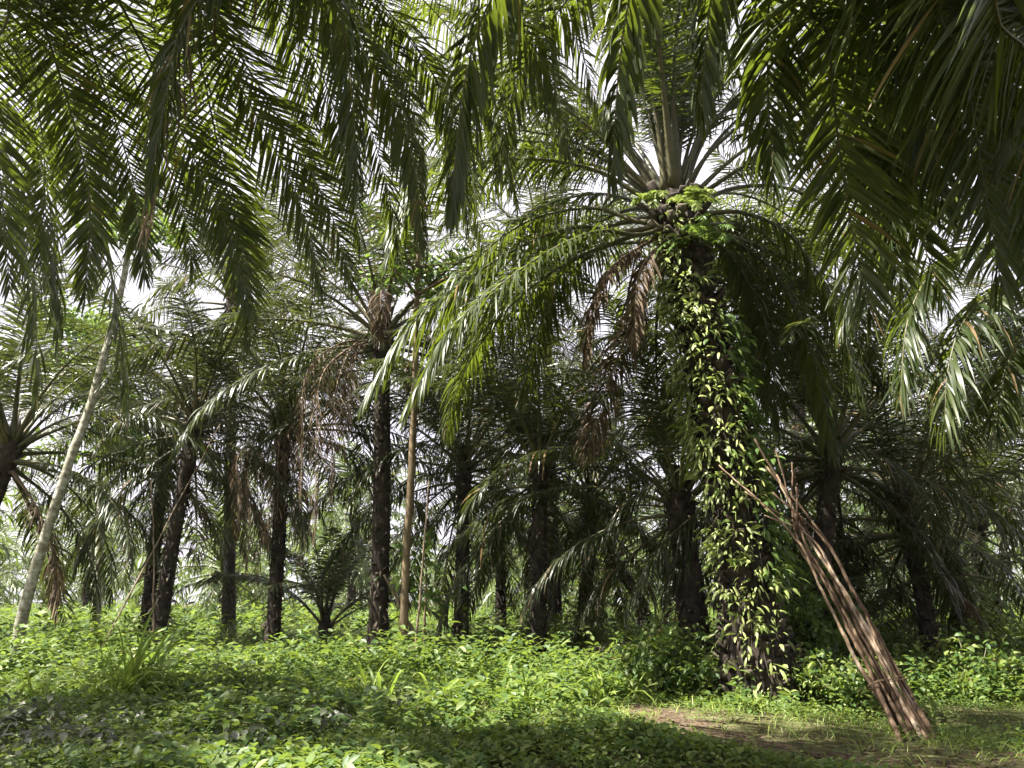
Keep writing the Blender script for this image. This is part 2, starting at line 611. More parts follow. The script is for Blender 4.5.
def add_fronds(root, top, rng, lod=1, plan=PLAN, scale=1.0, keep=None, r=.2, tilt=(0, 0), spin=None):
    a0 = rng.random() * 6.28 if spin is None else spin
    for k, cls in enumerate(plan):
        az = a0 + k * 2.39996 + rng.normal(0, .12)
        if keep and not keep(cls, az):
            continue
        o = link('frond', lib(cls, int(rng.integers(0, 3)), lod), root)
        o.location = (top[0] + math.cos(az) * r, top[1] + math.sin(az) * r, top[2] + ZOFF[cls] + rng.normal(0, .05))
        o.rotation_euler = (rng.normal(0, .12) + tilt[0], rng.normal(0, .05) + tilt[1], az)
        s = scale * rng.uniform(.9, 1.08)
        o.scale = (s, s, s)


def palm(name, label, base, crown, r, seed, lod=1, plan=PLAN, scale=1.0, keep=None, stubs=150, stub=.16, bow=0.0, group=None, shag=.5, customs=(), spin=None, flare=1.45):
    rng = np.random.default_rng(seed)
    base = np.array(base, float)
    crown = np.array(crown, float)
    root = thing(name, label, 'palm', base, group)
    rel = crown - base
    mid = rel * .5 + np.array([bow, 0, 0])
    mb = MB()
    trunk_mesh(mb, [(0, 0, -.1), rel * .25 + np.array([bow * .7, 0, 0]), mid, rel * .75 + np.array([bow * .6, 0, 0]), rel], r, rng, stubs, stub, shag=shag, flare=flare)
    mb.obj('trunk', [M_TRUNK], root)
    add_fronds(root, rel, rng, lod, plan, scale, keep, r=r * .6, spin=spin)
    for c in customs:
        c = dict(c)
        twin = c.pop('twin', 0)
        custom_frond(root, base, crown, rng, **c)
        for q in range(twin):                              # a neighbour of the same whorl, a little behind
            c2 = dict(c)
            jx, jy = rng.normal(0, 34), rng.normal(-14, 22)
            c2['pix'] = [(px + jx * f, py + jy * f, Y + .25 + .5 * f * (q + 1)) for (px, py, Y), f in zip(c['pix'], np.linspace(.4, 1, len(c['pix'])))]
            custom_frond(root, base, crown, rng, **c2)
    return root


def skirt(root_label, spots, seed):
    rng = np.random.default_rng(seed)
    root = next(o for o in bpy.data.objects if o.get('label') == root_label)
    base = np.array(root.location)
    for pix in spots:
        mb = MB()
        pts = [at(*p) - base for p in pix]
        frond(mb, pts, rng, 80, 4, 2, .62, .024, 2.2, .1, .03, dead=True, gap=.25)
        mb.obj('dead_frond', [M_DEAD, M_DSTALK], root)


def custom_frond(root, base, crown, rng, pix=None, dead=False, start=None, **kw):
    """a palm leaf that leaves its palm's crown and passes through the given points (pixel x, pixel y, depth)"""
    pts = [np.array(crown) + np.array(start if start is not None else (0, 0, 0))] + [at(*p) for p in pix]
    mb = MB()
    args = dict(n=120, K=5, across=2, Lmax=.95, W=.042, droop=.6, bare=.2, r0=.055, dead=dead)
    args.update(kw)
    frond(mb, [p - base for p in pts], rng, **args)
    return mb.obj('frond', [M_DEAD, M_DSTALK] if dead else [M_PALM, M_STALK], root)


# --- the big vine-covered palm on the right
B = gnd(763, 702)
YM = B[1]
BOW = .12
CR = at(674, 208, YM + .2)
up_keep = lambda cls, az: not (cls in ('spreading', 'level', 'drooping', 'hanging', 'dead') and math.sin(az) < .25) and not (cls == 'rising' and math.sin(az) < -.5)
ym = YM
main_customs = [
    dict(twin=1, pix=[(640, 180, ym + .2), (590, 128, ym), (530, 86, ym - .3), (470, 75, ym - .6), (415, 120, ym - .8)], droop=.8),
    dict(twin=1, pix=[(640, 195, ym), (600, 172, ym), (545, 160, ym - .2), (480, 163, ym - .4), (420, 195, ym - .6), (385, 260, ym - .6)], droop=.9),
    dict(twin=1, pix=[(640, 235, ym - .2), (600, 231, ym - .5), (555, 248, ym - .8), (500, 285, ym - 1.1), (450, 330, ym - 1.3), (405, 410, ym - 1.4)], droop=.9, start=(0, 0, -.3)),
    dict(twin=1, pix=[(640, 222, ym + .4), (590, 208, ym + .8), (520, 225, ym + 1.2), (460, 280, ym + 1.4), (430, 360, ym + 1.5)], droop=1.0, start=(0, 0, -.2)),
    dict(pix=[(635, 250, ym - .1), (608, 272, ym - .3), (592, 310, ym - .4), (585, 360, ym - .4)], dead=True, droop=1.8, gap=.3, start=(0, 0, -.4), Lmax=.65),
    dict(pix=[(645, 262, ym - .2), (636, 295, ym - .4), (634, 345, ym - .4)], dead=True, droop=1.8, gap=.3, start=(0, 0, -.5), Lmax=.6),
    dict(twin=1, pix=[(700, 215, ym + .1), (745, 213, ym + .1), (795, 240, ym), (835, 310, ym - .1), (862, 400, ym - .2)], droop=1.0, start=(0, 0, -.2)),
    dict(twin=1, pix=[(700, 195, ym), (750, 163, ym - .3), (810, 142, ym - .6), (870, 175, ym - .8), (905, 250, ym - .9)], droop=.9),
    dict(twin=1, pix=[(652, 130, ym + .1), (638, 60, ym), (600, -10, ym - .2), (540, -40, ym - .4), (480, -20, ym - .6)], droop=.6),
    dict(twin=1, pix=[(682, 130, ym), (690, 40, ym - .4), (705, -60, ym - 1.0), (720, -90, ym - 2.0)], droop=.4),
    dict(twin=1, pix=[(700, 130, ym + .1), (735, 60, ym), (790, 0, ym), (850, -20, ym), (910, 20, ym)], droop=.6),
    dict(twin=1, pix=[(712, 150, ym), (775, 105, ym + .1), (845, 90, ym + .2), (905, 130, ym + .3), (935, 200, ym + .3)], droop=.9),
    dict(twin=1, pix=[(664, 120, ym), (660, 30, ym - .5), (640, -70, ym - 1.2), (600, -110, ym - 2.2)], droop=.4),
    dict(twin=1, pix=[(705, 235, ym + .3), (735, 262, ym + .6), (765, 320, ym + .8), (780, 430, ym + .9)], droop=1.1, start=(0, 0, -.4)),
    dict(twin=1, pix=[(700, 225, ym + .4), (760, 232, ym + 1.2), (800, 290, ym + 1.8), (815, 400, ym + 2.0)], droop=1.1, start=(0, 0, -.3)),
    dict(twin=1, pix=[(650, 240, ym + .6), (600, 250, ym + 1.6), (550, 300, ym + 2.2), (520, 400, ym + 2.4)], droop=1.1, start=(0, 0, -.3)),
    dict(twin=1, pix=[(640, 160, ym + .4), (575, 85, ym + .6), (500, 30, ym + .8), (430, 10, ym + .9), (370, 60, ym + 1)], droop=.8),
]
MAIN = palm('oil_palm', 'big oil palm with leafy vines and ferns all over its thick trunk', B, CR, .37, 11, 0, PLAN + ['rising'] * 4 + ['upright'] * 3 + ['spreading'] * 5, 1.0, up_keep, 470, .17, BOW, shag=1.2, flare=2.0, customs=main_customs)

# --- the two palms beside the camera whose crowns hang into the top of the picture (trunks outside the frame)
near = dict(n=150, K=6, across=3, Lmax=.92, W=.052, droop=.3, ruffle=.18, r0=.042, gap=.05)
nearl = dict(n=200, K=6, across=3, Lmax=.64, W=.033, droop=.2, ruffle=.16, r0=.034, gap=.08)
CL = np.array([-4.7, 2.8, 8.8])
back_keep = lambda cls, az: (math.sin(az) < -.25 and math.cos(az) > -.75) or (cls in ('spear', 'upright') and math.sin(az) < .5)
PLAN_N = [c for c in PLAN if c not in ('dead', 'hanging')]
left_customs = [
    dict(pix=[(38, -40, 5.6), (40, 10, 6.4), (70, 110, 7.1), (90, 200, 7.5), (85, 300, 7.6)], twin=1, **nearl),
    dict(pix=[(70, -40, 5.8), (85, 30, 6.6), (112, 110, 7.4), (135, 190, 7.9), (145, 280, 8.0)], twin=1, **nearl),
    dict(pix=[(95, -40, 5.4), (150, 60, 6.6), (190, 150, 7.2), (228, 230, 7.5), (250, 310, 7.5)], twin=1, **nearl),
    dict(pix=[(150, -70, 5.0), (225, 60, 6.2), (275, 150, 6.8), (305, 215, 7.0), (322, 290, 6.9)], twin=1, **nearl),
    dict(pix=[(170, -60, 5.4), (200, 60, 6.8), (225, 180, 7.6), (245, 270, 7.9), (250, 350, 8.0)], twin=1, **nearl),
    dict(pix=[(0, -40, 5.6), (-10, 60, 6.6), (0, 180, 7.2), (10, 290, 7.4)], twin=1, **nearl),
    dict(pix=[(230, -130, 4.6), (215, -30, 5.0), (180, 30, 5.2), (165, 100, 5.3), (150, 190, 5.3)], **{**nearl, 'droop': 1.4}),
    dict(pix=[(230, -120, 4.8), (200, -20, 5.3), (178, 60, 5.5), (162, 150, 5.6), (145, 230, 5.6)], dead=True, n=80, K=6, across=2, Lmax=.7, W=.025, droop=2.2, gap=.15),
    dict(pix=[(180, -170, 4.4), (280, -90, 5.0), (335, 0, 5.5), (352, 90, 5.7), (358, 190, 5.7)], **{**nearl, 'droop': 1.5}),
    dict(pix=[(190, -120, 5.0), (290, -30, 6.0), (370, 60, 6.8), (410, 150, 7.0), (425, 250, 6.9)], twin=2, **{**nearl, 'droop': 1.0}),
    dict(pix=[(230, -150, 4.6), (320, -50, 6.4), (405, 30, 7.8), (452, 120, 8.4), (470, 230, 8.5)], twin=2, **{**nearl, 'droop': .7}),
    dict(pix=[(300, -190, 4.8), (420, -70, 6.8), (505, 10, 8.0), (552, 80, 8.4), (570, 160, 8.4)], twin=2, **{**nearl, 'droop': .9, 'Lmax': .9}),
    dict(pix=[(180, -110, 5.2), (260, -20, 6.4), (320, 70, 7.4), (350, 170, 7.8), (360, 250, 7.9)], twin=2, **{**nearl, 'droop': .8}),
]
palm('oil_palm', 'oil palm at the left whose overhead fronds fill the upper left corner', (CL[0] - .2, CL[1] - .3, 0), CL, .36, 21, 1, PLAN_N, 1.0, back_keep, 120, customs=left_customs)

CRN = np.array([4.9, 2.6, 9.0])
right_keep = lambda cls, az: math.sin(az) < -.15 or (math.cos(az) > .35 and cls in ('spear', 'upright', 'rising', 'spreading'))
right_customs = [
    dict(pix=[(640, -190, 4.4), (540, -90, 4.9), (490, 0, 5.2), (465, 80, 5.3), (450, 210, 5.3)], **{**near, 'droop': 1.5, 'Lmax': .8}),
    dict(pix=[(700, -160, 4.6), (645, -60, 5.2), (625, 20, 5.5), (617, 90, 5.6), (612, 180, 5.6)], **{**near, 'droop': 1.6, 'Lmax': .75}),
    dict(pix=[(760, -150, 4.6), (722, -50, 5.2), (708, 20, 5.5), (700, 120, 5.6)], **{**near, 'droop': 1.6, 'Lmax': .7}),
    dict(pix=[(690, -150, 5.6), (600, -40, 7.6), (545, 30, 8.6), (510, 100, 8.9), (495, 180, 9.0)], twin=1, **{**near, 'droop': .9}),
    dict(pix=[(835, -60, 5.0), (830, 40, 6.2), (838, 140, 6.8), (852, 230, 7.0), (872, 320, 7.0)], twin=2, **near),
    dict(pix=[(880, -60, 5.2), (885, 40, 6.6), (890, 130, 7.4), (890, 230, 7.6)], twin=1, **near),
    dict(pix=[(960, -60, 4.4), (965, 60, 5.4), (982, 170, 5.9), (1002, 290, 6.0)], twin=2, **near),
    dict(pix=[(1010, -60, 4.2), (1030, 60, 5.2), (1045, 180, 5.7), (1050, 300, 5.8)], twin=1, **near),
    dict(pix=[(870, -170, 5.6), (920, -70, 7.8), (945, 10, 9.2), (955, 110, 9.7)], twin=3, **{**near, 'droop': .8}),  # fronds added to shade the arching ones of the right-edge palm
    dict(pix=[(960, -170, 5.6), (1030, -70, 7.6), (1055, 30, 8.8), (1060, 140, 9.2)], twin=3, **{**near, 'droop': .8}),  # more added fronds, casting shade on that same palm
    dict(pix=[(905, -90, 4.6), (915, 10, 5.6), (928, 110, 6.2), (945, 210, 6.3)], **{**near, 'droop': .9}),
    dict(pix=[(790, -100, 5.0), (770, -10, 6.0), (768, 90, 6.6), (775, 190, 6.8)], **{**near, 'droop': 1.0, 'Lmax': .85}),
]
palm('oil_palm', 'oil palm at the right whose dark overhead fronds hang across the upper right corner', (CRN[0] + .2, CRN[1] - .3, 0), CRN, .36, 22, 1, PLAN_N, 1.0, right_keep, 120, customs=right_customs)

pl = np.array([-11.8, 6.6, 8.8])  # out-of-frame palm added to dapple the foreground; only frond tips show
palm('oil_palm', 'oil palm added outside the left edge for shade, its frond tips hanging in at the left margin', (pl[0], pl[1], 0), pl, .34, 24, 1, [c for c in PLAN if c != 'dead'], 1.0, None, 120, customs=[
    dict(pix=[(-150, 90, 9.3), (-40, 110, 9.2), (15, 170, 9.2), (34, 270, 9.2), (36, 400, 9.2)], twin=2, droop=1.0),
    dict(pix=[(-120, 160, 10), (-20, 180, 10.2), (40, 230, 10.3), (60, 320, 10.3)], twin=1, droop=1.0),
    dict(pix=[(-160, 60, 10), (-40, 40, 10.6), (60, 90, 11), (120, 170, 11.2), (150, 270, 11.2)], twin=2, droop=.9)])

# palm off the right edge, its dark fronds bending into view
pr = at(1110, 300, 10.5)
palm('oil_palm', 'oil palm outside the right edge with dark arching fronds bending inward', (pr[0] + .3, 10.5, 0), pr, .36, 23, 1, [c for c in PLAN if c != 'dead'], 1.0,
     lambda cls, az: math.cos(az) > -.3 or cls in ('upright', 'spear'), 120, customs=[
         dict(pix=[(1040, 255, 10.2), (985, 245, 10), (935, 270, 9.9), (908, 320, 9.8), (900, 400, 9.8)], droop=1.0),
         dict(pix=[(1050, 280, 10.0), (1005, 285, 9.7), (965, 320, 9.5), (948, 370, 9.4), (945, 430, 9.4)], droop=1.0),
         dict(pix=[(1040, 235, 10.8), (980, 205, 11), (910, 215, 11.1), (865, 260, 11.2), (840, 330, 11.2)], droop=.9),
         dict(pix=[(1060, 310, 10), (1030, 330, 9.8), (1005, 370, 9.6), (995, 430, 9.6)], droop=1.0)])

# --- palms of the middle distance: (label, base px, base py, depth, crown px, py, trunk radius, scale, bow, plan tweak)
OPEN = ['spear'] * 2 + ['upright'] * 6 + ['rising'] * 7 + ['spreading'] * 7 + ['level'] * 6 + ['drooping'] * 3
FULL = OPEN + ['drooping'] * 5 + ['hanging'] * 5 + ['dead'] * 2
SKIRT = OPEN + ['drooping'] * 5 + ['level'] * 3
MIDS = [
    ('tall straight dark palm in the centre with a pale dry frond tuft at its crown', 378, 640, 17.5, 382, 335, .27, 1.0, .05, SKIRT),
    ('slender dark palm leaning right, nearer of the leaning pair behind the tall grass', 158, 632, 19.5, 195, 425, .24, .85, -.05, FULL),
    ('slender dark palm behind the leaning trunk, further of the pair', 146, 628, 22, 165, 455, .24, .8, 0, FULL),
    ('dark palm wrapped in brown hanging dead fronds left of the centre palm', 272, 645, 20, 284, 425, .24, .9, .03, SKIRT),
    ('palm at the left edge with a leaning trunk and fanned upright fronds', -55, 615, 18.5, 10, 450, .34, 1.0, -.1, FULL),
    ('palm with a reddish brown sunlit trunk right of the pale thin tree', 461, 650, 19.5, 464, 468, .24, .85, 0, FULL),
    ('low dense dark palm with fronds drooping almost to the undergrowth', 537, 648, 17.5, 540, 470, .24, .85, 0, FULL),
    ('low palm right beside the dense dark one, its trunk slightly crooked', 577, 645, 21.5, 590, 500, .24, .75, .1, FULL),
    ('thick dark palm leaning left just behind the vine covered trunk', 700, 632, 16.5, 680, 500, .40, .85, -.05, PLAN),
    ('leaning palm with a dark slim trunk right of the leaning poles', 934, 662, 16.5, 905, 520, .22, .85, .05, FULL),
    ('short palm by the right edge, behind the slim leaning trunk', 965, 658, 19, 952, 560, .24, .8, 0, FULL),
    ('palm hidden behind the leaning poles, dark fronds hanging above them', 806, 640, 15.5, 832, 455, .26, .95, 0, FULL + ['drooping'] * 5),
    ('crooked dark palm bent to the left in the gap between centre palms', 640, 640, 27, 612, 560, .28, .7, .5, PLAN),
    ('slim palm in the gap, with a whitish trunk foot', 501, 645, 24, 496, 480, .22, .8, .05, FULL),
    ('palm behind the big one, its crown filling the gap left of the vine covered trunk', 556, 632, 24, 545, 275, .25, 1.05, 0, PLAN),
    ('palm whose dark crown fills the gap right of the vine covered trunk', 795, 632, 22, 800, 300, .25, 1.0, 0, PLAN),
    ('palm at the far right edge with sunlit pale green fronds', 1060, 640, 21, 1050, 430, .27, .95, 0, FULL),
    ('tall palm behind the leaning pair, crown reaching above them', 230, 630, 27, 232, 300, .27, 1.0, 0, FULL),
    ('young palm without a trunk, fronds fanning up out of the undergrowth', 325, 655, 22, 325, 628, .24, .62, 0, ['spear'] * 2 + ['upright'] * 6 + ['rising'] * 6 + ['spreading'] * 4),
    ('young trunkless palm with yellowish fronds right of the poles', 850, 668, 17, 850, 640, .22, .5, 0, ['spear'] * 2 + ['upright'] * 6 + ['rising'] * 6 + ['spreading'] * 4),
]
explicit = [(B[0], B[1]), (CL[0], CL[1]), (CRN[0], CRN[1])]
for k, (lab, bx, by, Y, cx, cyy, r, s, bow, plan) in enumerate(MIDS):
    b = at(bx, by, Y)
    b[2] = 0
    c = at(cx, cyy, Y)
    explicit.append((b[0], b[1]))
    palm('young_palm' if 'trunkless' in lab or 'without a trunk' in lab else 'oil_palm', lab, b, c, r * .74, 100 + k, 1, plan, s * .93, lambda cls, az: not (math.sin(az) < -.3 and cls in ('level', 'drooping', 'hanging', 'dead')) and not (math.sin(az) < -.6 and cls == 'spreading'),
         140 if c[2] > 2 else 30, .10, bow, shag=.5, group='oil palms of the middle rows')

rs = np.random.default_rng(70)
hang = []
for (tx, y1, dY) in ((345, 450, -.9), (332, 500, -1.1), (316, 540, -1.2), (302, 500, -.8), (410, 450, .1)):
    hang.append([(374 if tx < 382 else 390, 340, 17.3), ((374 + tx) / 2, 342 + rs.uniform(0, 12), 17.3 + dY * .5), (tx + 4, 375 + rs.uniform(0, 15), 17.3 + dY), (tx, (375 + y1) / 2 + 10, 17.3 + dY), (tx - 2, y1, 17.3 + dY)])
hang.append([(379, 322, 17.2), (381, 292, 16.7), (381, 300, 16.3), (379, 340, 16.2)])
skirt(MIDS[0][0], hang, 71)
hang = []
for (tx, y1, dY) in ((268, 545, -.5), (258, 580, -.8), (247, 570, -.9), (292, 540, -.6), (302, 565, -.8), (278, 520, -.9), (238, 540, -1.0)):
    hang.append([(284, 426, 19.9), ((284 + tx) / 2, 428 + rs.uniform(0, 8), 19.9 + dY * .5), (tx, 455 + rs.uniform(0, 10), 19.9 + dY), (tx, (455 + y1) / 2, 19.9 + dY), (tx - 1, y1, 19.9 + dY)])
skirt(MIDS[3][0], hang, 72)

# --- the far rows: trunk and crown each one mesh, shared
def crown_mesh(seed, n=3):
    rng = np.random.default_rng(seed)
    mb = MB()
    for k, cls in enumerate(PLAN[:41]):
        e0, bend, Ln, dr = CLASSES[cls]
        az = k * 2.39996
        pts = arc(e0 + rng.normal(0, 5), bend * rng.normal(1, .1), Ln * rng.normal(.95, .06), rng, side=rng.normal(0, 15), n=10)
        ca, sa = math.cos(az), math.sin(az)
        pts = pts @ np.array([[ca, sa, 0], [-sa, ca, 0], [0, 0, 1]]) + np.array([0, 0, ZOFF[cls]])
        frond(mb, pts, rng, 30, 2, 2, 1.0, .11, dr, .12, .05)
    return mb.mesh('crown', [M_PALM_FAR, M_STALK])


FARC = [crown_mesh(k) for k in range(3)]
FART = []
for q in range(2):
    rng = np.random.default_rng(300 + q)
    tb = MB()
    trunk_mesh(tb, [(0, 0, -.2), (rng.normal(0, .2), 0, 2.5), (rng.normal(0, .2), 0, 5), (0, 0, 6.2)], .26, rng, 70, .15, shag=.5)
    FART.append(tb.mesh('trunk', [M_TRUNK]))
rng = np.random.default_rng(77)
row = 0
y = 25.0
FAR_LABELS = 'distant oil palm with a pale hazy crown in the far plantation rows'
while y < 95:
    x = -y * .85 - 9 + (4.5 if row % 2 else 0)
    while x < y * .85 + 9:
        px_, py_ = x + rng.normal(0, .8), y + rng.normal(0, .8)
        if rng.random() < (.32 if y < 50 else .6) and all(math.hypot(px_ - a, py_ - b) > 4.2 for a, b in explicit):
            t = thing('oil_palm', FAR_LABELS, 'palm', (px_, py_, 0), 'oil palms of the far rows')
            s = rng.choice([.25, .5, .7, .95], p=[.3, .3, .25, .15]) * rng.uniform(.85, 1.15)
            t.scale = (1, 1, s)
            t.rotation_euler = (rng.normal(0, .05), rng.normal(0, .05), rng.random() * 6.28)
            link('trunk', FART[int(rng.integers(0, 2))], t)
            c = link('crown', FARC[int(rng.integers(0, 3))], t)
            c.location = (0, 0, 6.2)
            c.scale = (1, 1, 1 / s * rng.uniform(.9, 1.1))
        x += 9
    y += 7.8
    row += 1

# ------------------------------------------------------------------ plants on the big trunk
def along_trunk(u):
    rel = CR - B
    P, _ = resample([(0, 0, -.1), rel * .25 + np.array([BOW * .7, 0, 0]), rel * .5 + np.array([BOW, 0, 0]), rel * .75 + np.array([BOW * .6, 0, 0]), rel], 26)
    return B + np.stack([np.interp(u, np.linspace(0, 1, 26), P[:, q]) for q in range(3)], 1), .40 * np.interp(u, [0, .06, .2, .85, 1], [2.0, 1.55, 1.1, .95, 1.1])


def climber(name, label, n, u_rng, az_mean, az_sd, size, out, seed, mat, upd=-.3, asp=.26, cat='climber', clump=7):
    rng = np.random.default_rng(seed)
    mb = MB()
    ncl = max(1, n // clump)
    uc = rng.uniform(*u_rng, ncl)
    azc = rng.normal(az_mean, az_sd, ncl)
    u = np.clip(np.repeat(uc, clump) + rng.normal(0, .008, ncl * clump), .01, .99)
    az = np.repeat(azc, clump) + rng.normal(0, .25, ncl * clump)
    N = len(u)
    c, rr = along_trunk(u)
    o = np.stack([np.cos(az), np.sin(az), 0 * az], 1)
    ex = np.repeat(np.abs(rng.normal(0, out, ncl)), clump)
    P = c + o * (rr + .04 + ex * rng.uniform(.3, 1, N))[:, None]
    D = o * rng.uniform(.3, 1, N)[:, None] + np.cross(o, ZZ) * rng.normal(0, .6, N)[:, None] + ZZ * rng.uniform(upd - .4, upd + .8, N)[:, None]
    L = size * rng.uniform(.3, 1.5, N)
    leaves(mb, P, D, np.cross(o, ZZ) + .3 * rng.normal(0, 1, (N, 3)), L, L * asp, 4, rng.uniform(.3, 1.4, N), rng, PROF_OVAL, .3, .5)
    for k in range(5):                                   # the stems that hold the leaves
        us = np.linspace(u_rng[0], u_rng[0] + (u_rng[1] - u_rng[0]) * rng.uniform(.5, 1), 14)
        cc, r2 = along_trunk(us)
        azs = az_mean + rng.normal(0, az_sd) + np.cumsum(rng.normal(0, .08, 14))
        tube(mb, cc + np.stack([np.cos(azs), np.sin(azs), 0 * azs], 1) * (r2 + .03)[:, None], .009, 5, 1)
    return tag(mb.obj(name, [mat, M_TRUNK]), label, cat)


W_ = np.pi
climber('climbing_vine', 'light green pointed vine leaves climbing the front of the thick palm trunk', 1500, (.02, .95), -W_ * .62, .72, .165, .11, 1, M_VINE)
climber('trailing_vine', 'bushy medium green vine hanging down the right side of the thick trunk', 1500, (.22, .74), -.05, .5, .16, .2, 2, M_TREE, -.5, .36)
climber('ivy_plant', 'feathery pale vine fringe on the left side of the thick trunk', 900, (.42, .9), W_ * 1.02, .35, .17, .16, 3, M_VINE, -.6, .22)


def fern(px, py, Y, seed, label, n=7, Ln=.7, mat=M_VINE):
    rng = np.random.default_rng(seed)
    c = at(px, py, Y)
    root = thing('fern', label, 'fern', c, 'ferns growing out of the big palm')
    for k in range(n):
        az = -W_ / 2 + rng.normal(0, 1.0)
        pts = arc(rng.uniform(-5, 55), rng.uniform(70, 110), Ln * rng.uniform(.7, 1.2), rng, n=10)
        ca, sa = math.cos(az), math.sin(az)
        pts = pts @ np.array([[ca, sa, 0], [-sa, ca, 0], [0, 0, 1]])
        mb = MB()
        frond(mb, pts, rng, 26, 3, 2, .17, .04, .5, .12, .008, ruffle=.1)
        mb.obj('fern_frond', [mat, M_STALK], root)


fern(657, 200, YM - .4, 31, 'small bright fern at the top left of the big palm trunk', 5, .45)
fern(692, 206, YM - .5, 32, 'yellow green fern lit by the sun right under the palm crown', 6, .6)
fern(705, 245, YM - .2, 33, 'dark green fern hanging at the right below the palm crown', 9, .9, M_TREE)

# ------------------------------------------------------------------ the bundle of poles leaning on the trunk
rng = np.random.default_rng(8)
POLES = []
pb0 = gnd(916, 738)
bundle = thing('pole_bundle', 'bundle of brown weathered poles tied together and leaning on the palm', 'pole bundle', pb0)
tops = [(722, 466, 11.0), (753, 438, 10.9), (762, 468, 10.8), (776, 450, 10.9), (786, 474, 10.7), (797, 462, 10.9), (768, 492, 10.6), (793, 488, 10.6), (745, 492, 10.7), (803, 512, 10.5), (764, 515, 10.6)]
for k, tp in enumerate(tops):
    f = k / (len(tops) - 1)
    o = f - .5
    bx = 899 + 44 * ((k * 5) % 11) / 10
    g = gnd(bx, 736 + rng.normal(0, 5))
    g[2] -= .05
    q = ((k * 5) % 11) / 10 - .5
    n1 = at(888 + q * 32, 682, pb0[1] + .35 + (k % 3) * .07)
    n2 = at(839 + q * 24, 590, pb0[1] + .95 + (k % 3) * .07)
    n3 = at(806 + q * 23, 535, pb0[1] + 1.3 + (k % 3) * .06)
    P, _ = resample([g, n1, n2, n3, at(*tp)], 40)
    P += np.cumsum(rng.normal(0, .007, P.shape), 0) * np.array([1, .7, 0])
    P += np.sin(np.linspace(0, rng.uniform(3, 7), 40) + rng.random() * 6)[:, None] * rng.normal(0, .02, 3)
    r = np.linspace(rng.uniform(.02, .038), rng.uniform(.009, .016), 40) * rng.normal(1, .07, 40)
    POLES.append((P, r))
    mb = MB()
    tube(mb, P - pb0, r, 10, 0, rng.random())
    for _ in range(3):                                    # knots and stubs
        i = int(rng.integers(5, 36))
        d = norm(rng.normal(0, 1, 3) + np.array([0, -.6, .3]))
        tube(mb, np.array([P[i], P[i] + d * r[i] * 1.6]) - pb0, [r[i] * .6, r[i] * .3], 6, 0, rng.random())
    mb.obj('pole', [M_POLE], bundle)
axis_dir = norm(at(805, 535, pb0[1] + 1.3) - pb0)
e1 = norm(np.cross(axis_dir, ZZ))
e2 = np.cross(axis_dir, e1)
for u0 in (.2,):                                     # binding cords drawn tight round the poles
    cut = []
    for P, r in POLES:
        i = int(np.argmin(np.abs((P - pb0) @ axis_dir - u0 * 3.3)))
        cut.append((P[i], r[i]))
    cm = np.mean([c for c, _ in cut], 0)
    mb = MB()
    for q in range(2):
        L_ = []
        for a in np.linspace(0, 2 * np.pi, 40):
            dd = e1 * math.cos(a) + e2 * math.sin(a)
            L_.append(cm + dd * (max((c - cm) @ dd + r for c, r in cut) + .006) + axis_dir * (.02 * q + .02 * math.sin(a + q)))
        tube(mb, np.array(L_) - pb0, .006, 6)
    mb.obj('tie', [M_POLE], bundle)

# ------------------------------------------------------------------ thin broadleaf trees and sticks
def limb_tree(name, label, base, pts, r0, r1, mat, seed, leaf_n=0, leaf_at=(.6, 1), spread=1.2, leaf=.14, branches=6, cat='tree', lm=M_TREE):
    rng = np.random.default_rng(seed)
    root = thing(name, label, cat, base)
    P, Ln = resample([np.array(p) - base for p in pts], 30)
    P += np.cumsum(rng.normal(0, .008, P.shape), 0)
    mb = MB()
    tube(mb, P, np.linspace(r0, r1, 30) * rng.normal(1, .04, 30), 10, 0, .5)
    ends = []
    for k in range(branches):
        u = rng.uniform(*leaf_at)
        c = np.array([np.interp(u, np.linspace(0, 1, 30), P[:, q]) for q in range(3)])
        d = norm(np.array([rng.normal(), rng.normal(), rng.uniform(.1, 1)]))
        l = spread * rng.uniform(.5, 1.1)
        e = np.array([c, c + d * l * .5 + ZZ * .05, c + d * l])
        tube(mb, e, [r1 * .8, r1 * .5, r1 * .2], 6, 0, .5)
        ends.append((c, c + d * l))
    mb.obj('trunk', [mat], root)
    if leaf_n:
        mb = MB()
        k = rng.integers(0, len(ends), leaf_n)
        A = np.array([e[0] for e in ends])[k]
        E = np.array([e[1] for e in ends])[k]
        f = rng.uniform(.3, 1.1, leaf_n)[:, None]
        p = A + (E - A) * f + rng.normal(0, .13 * spread, (leaf_n, 3))
        D = rng.normal(0, 1, (leaf_n, 3)) + ZZ * .1
        L = leaf * rng.uniform(.6, 1.3, leaf_n)
        leaves(mb, p, D, rng.normal(0, 1, (leaf_n, 3)), L, L * .5, 3, rng.uniform(.2, 1, leaf_n), rng, PROF_OVAL)
        mb.obj('crown', [lm], root)
    return root


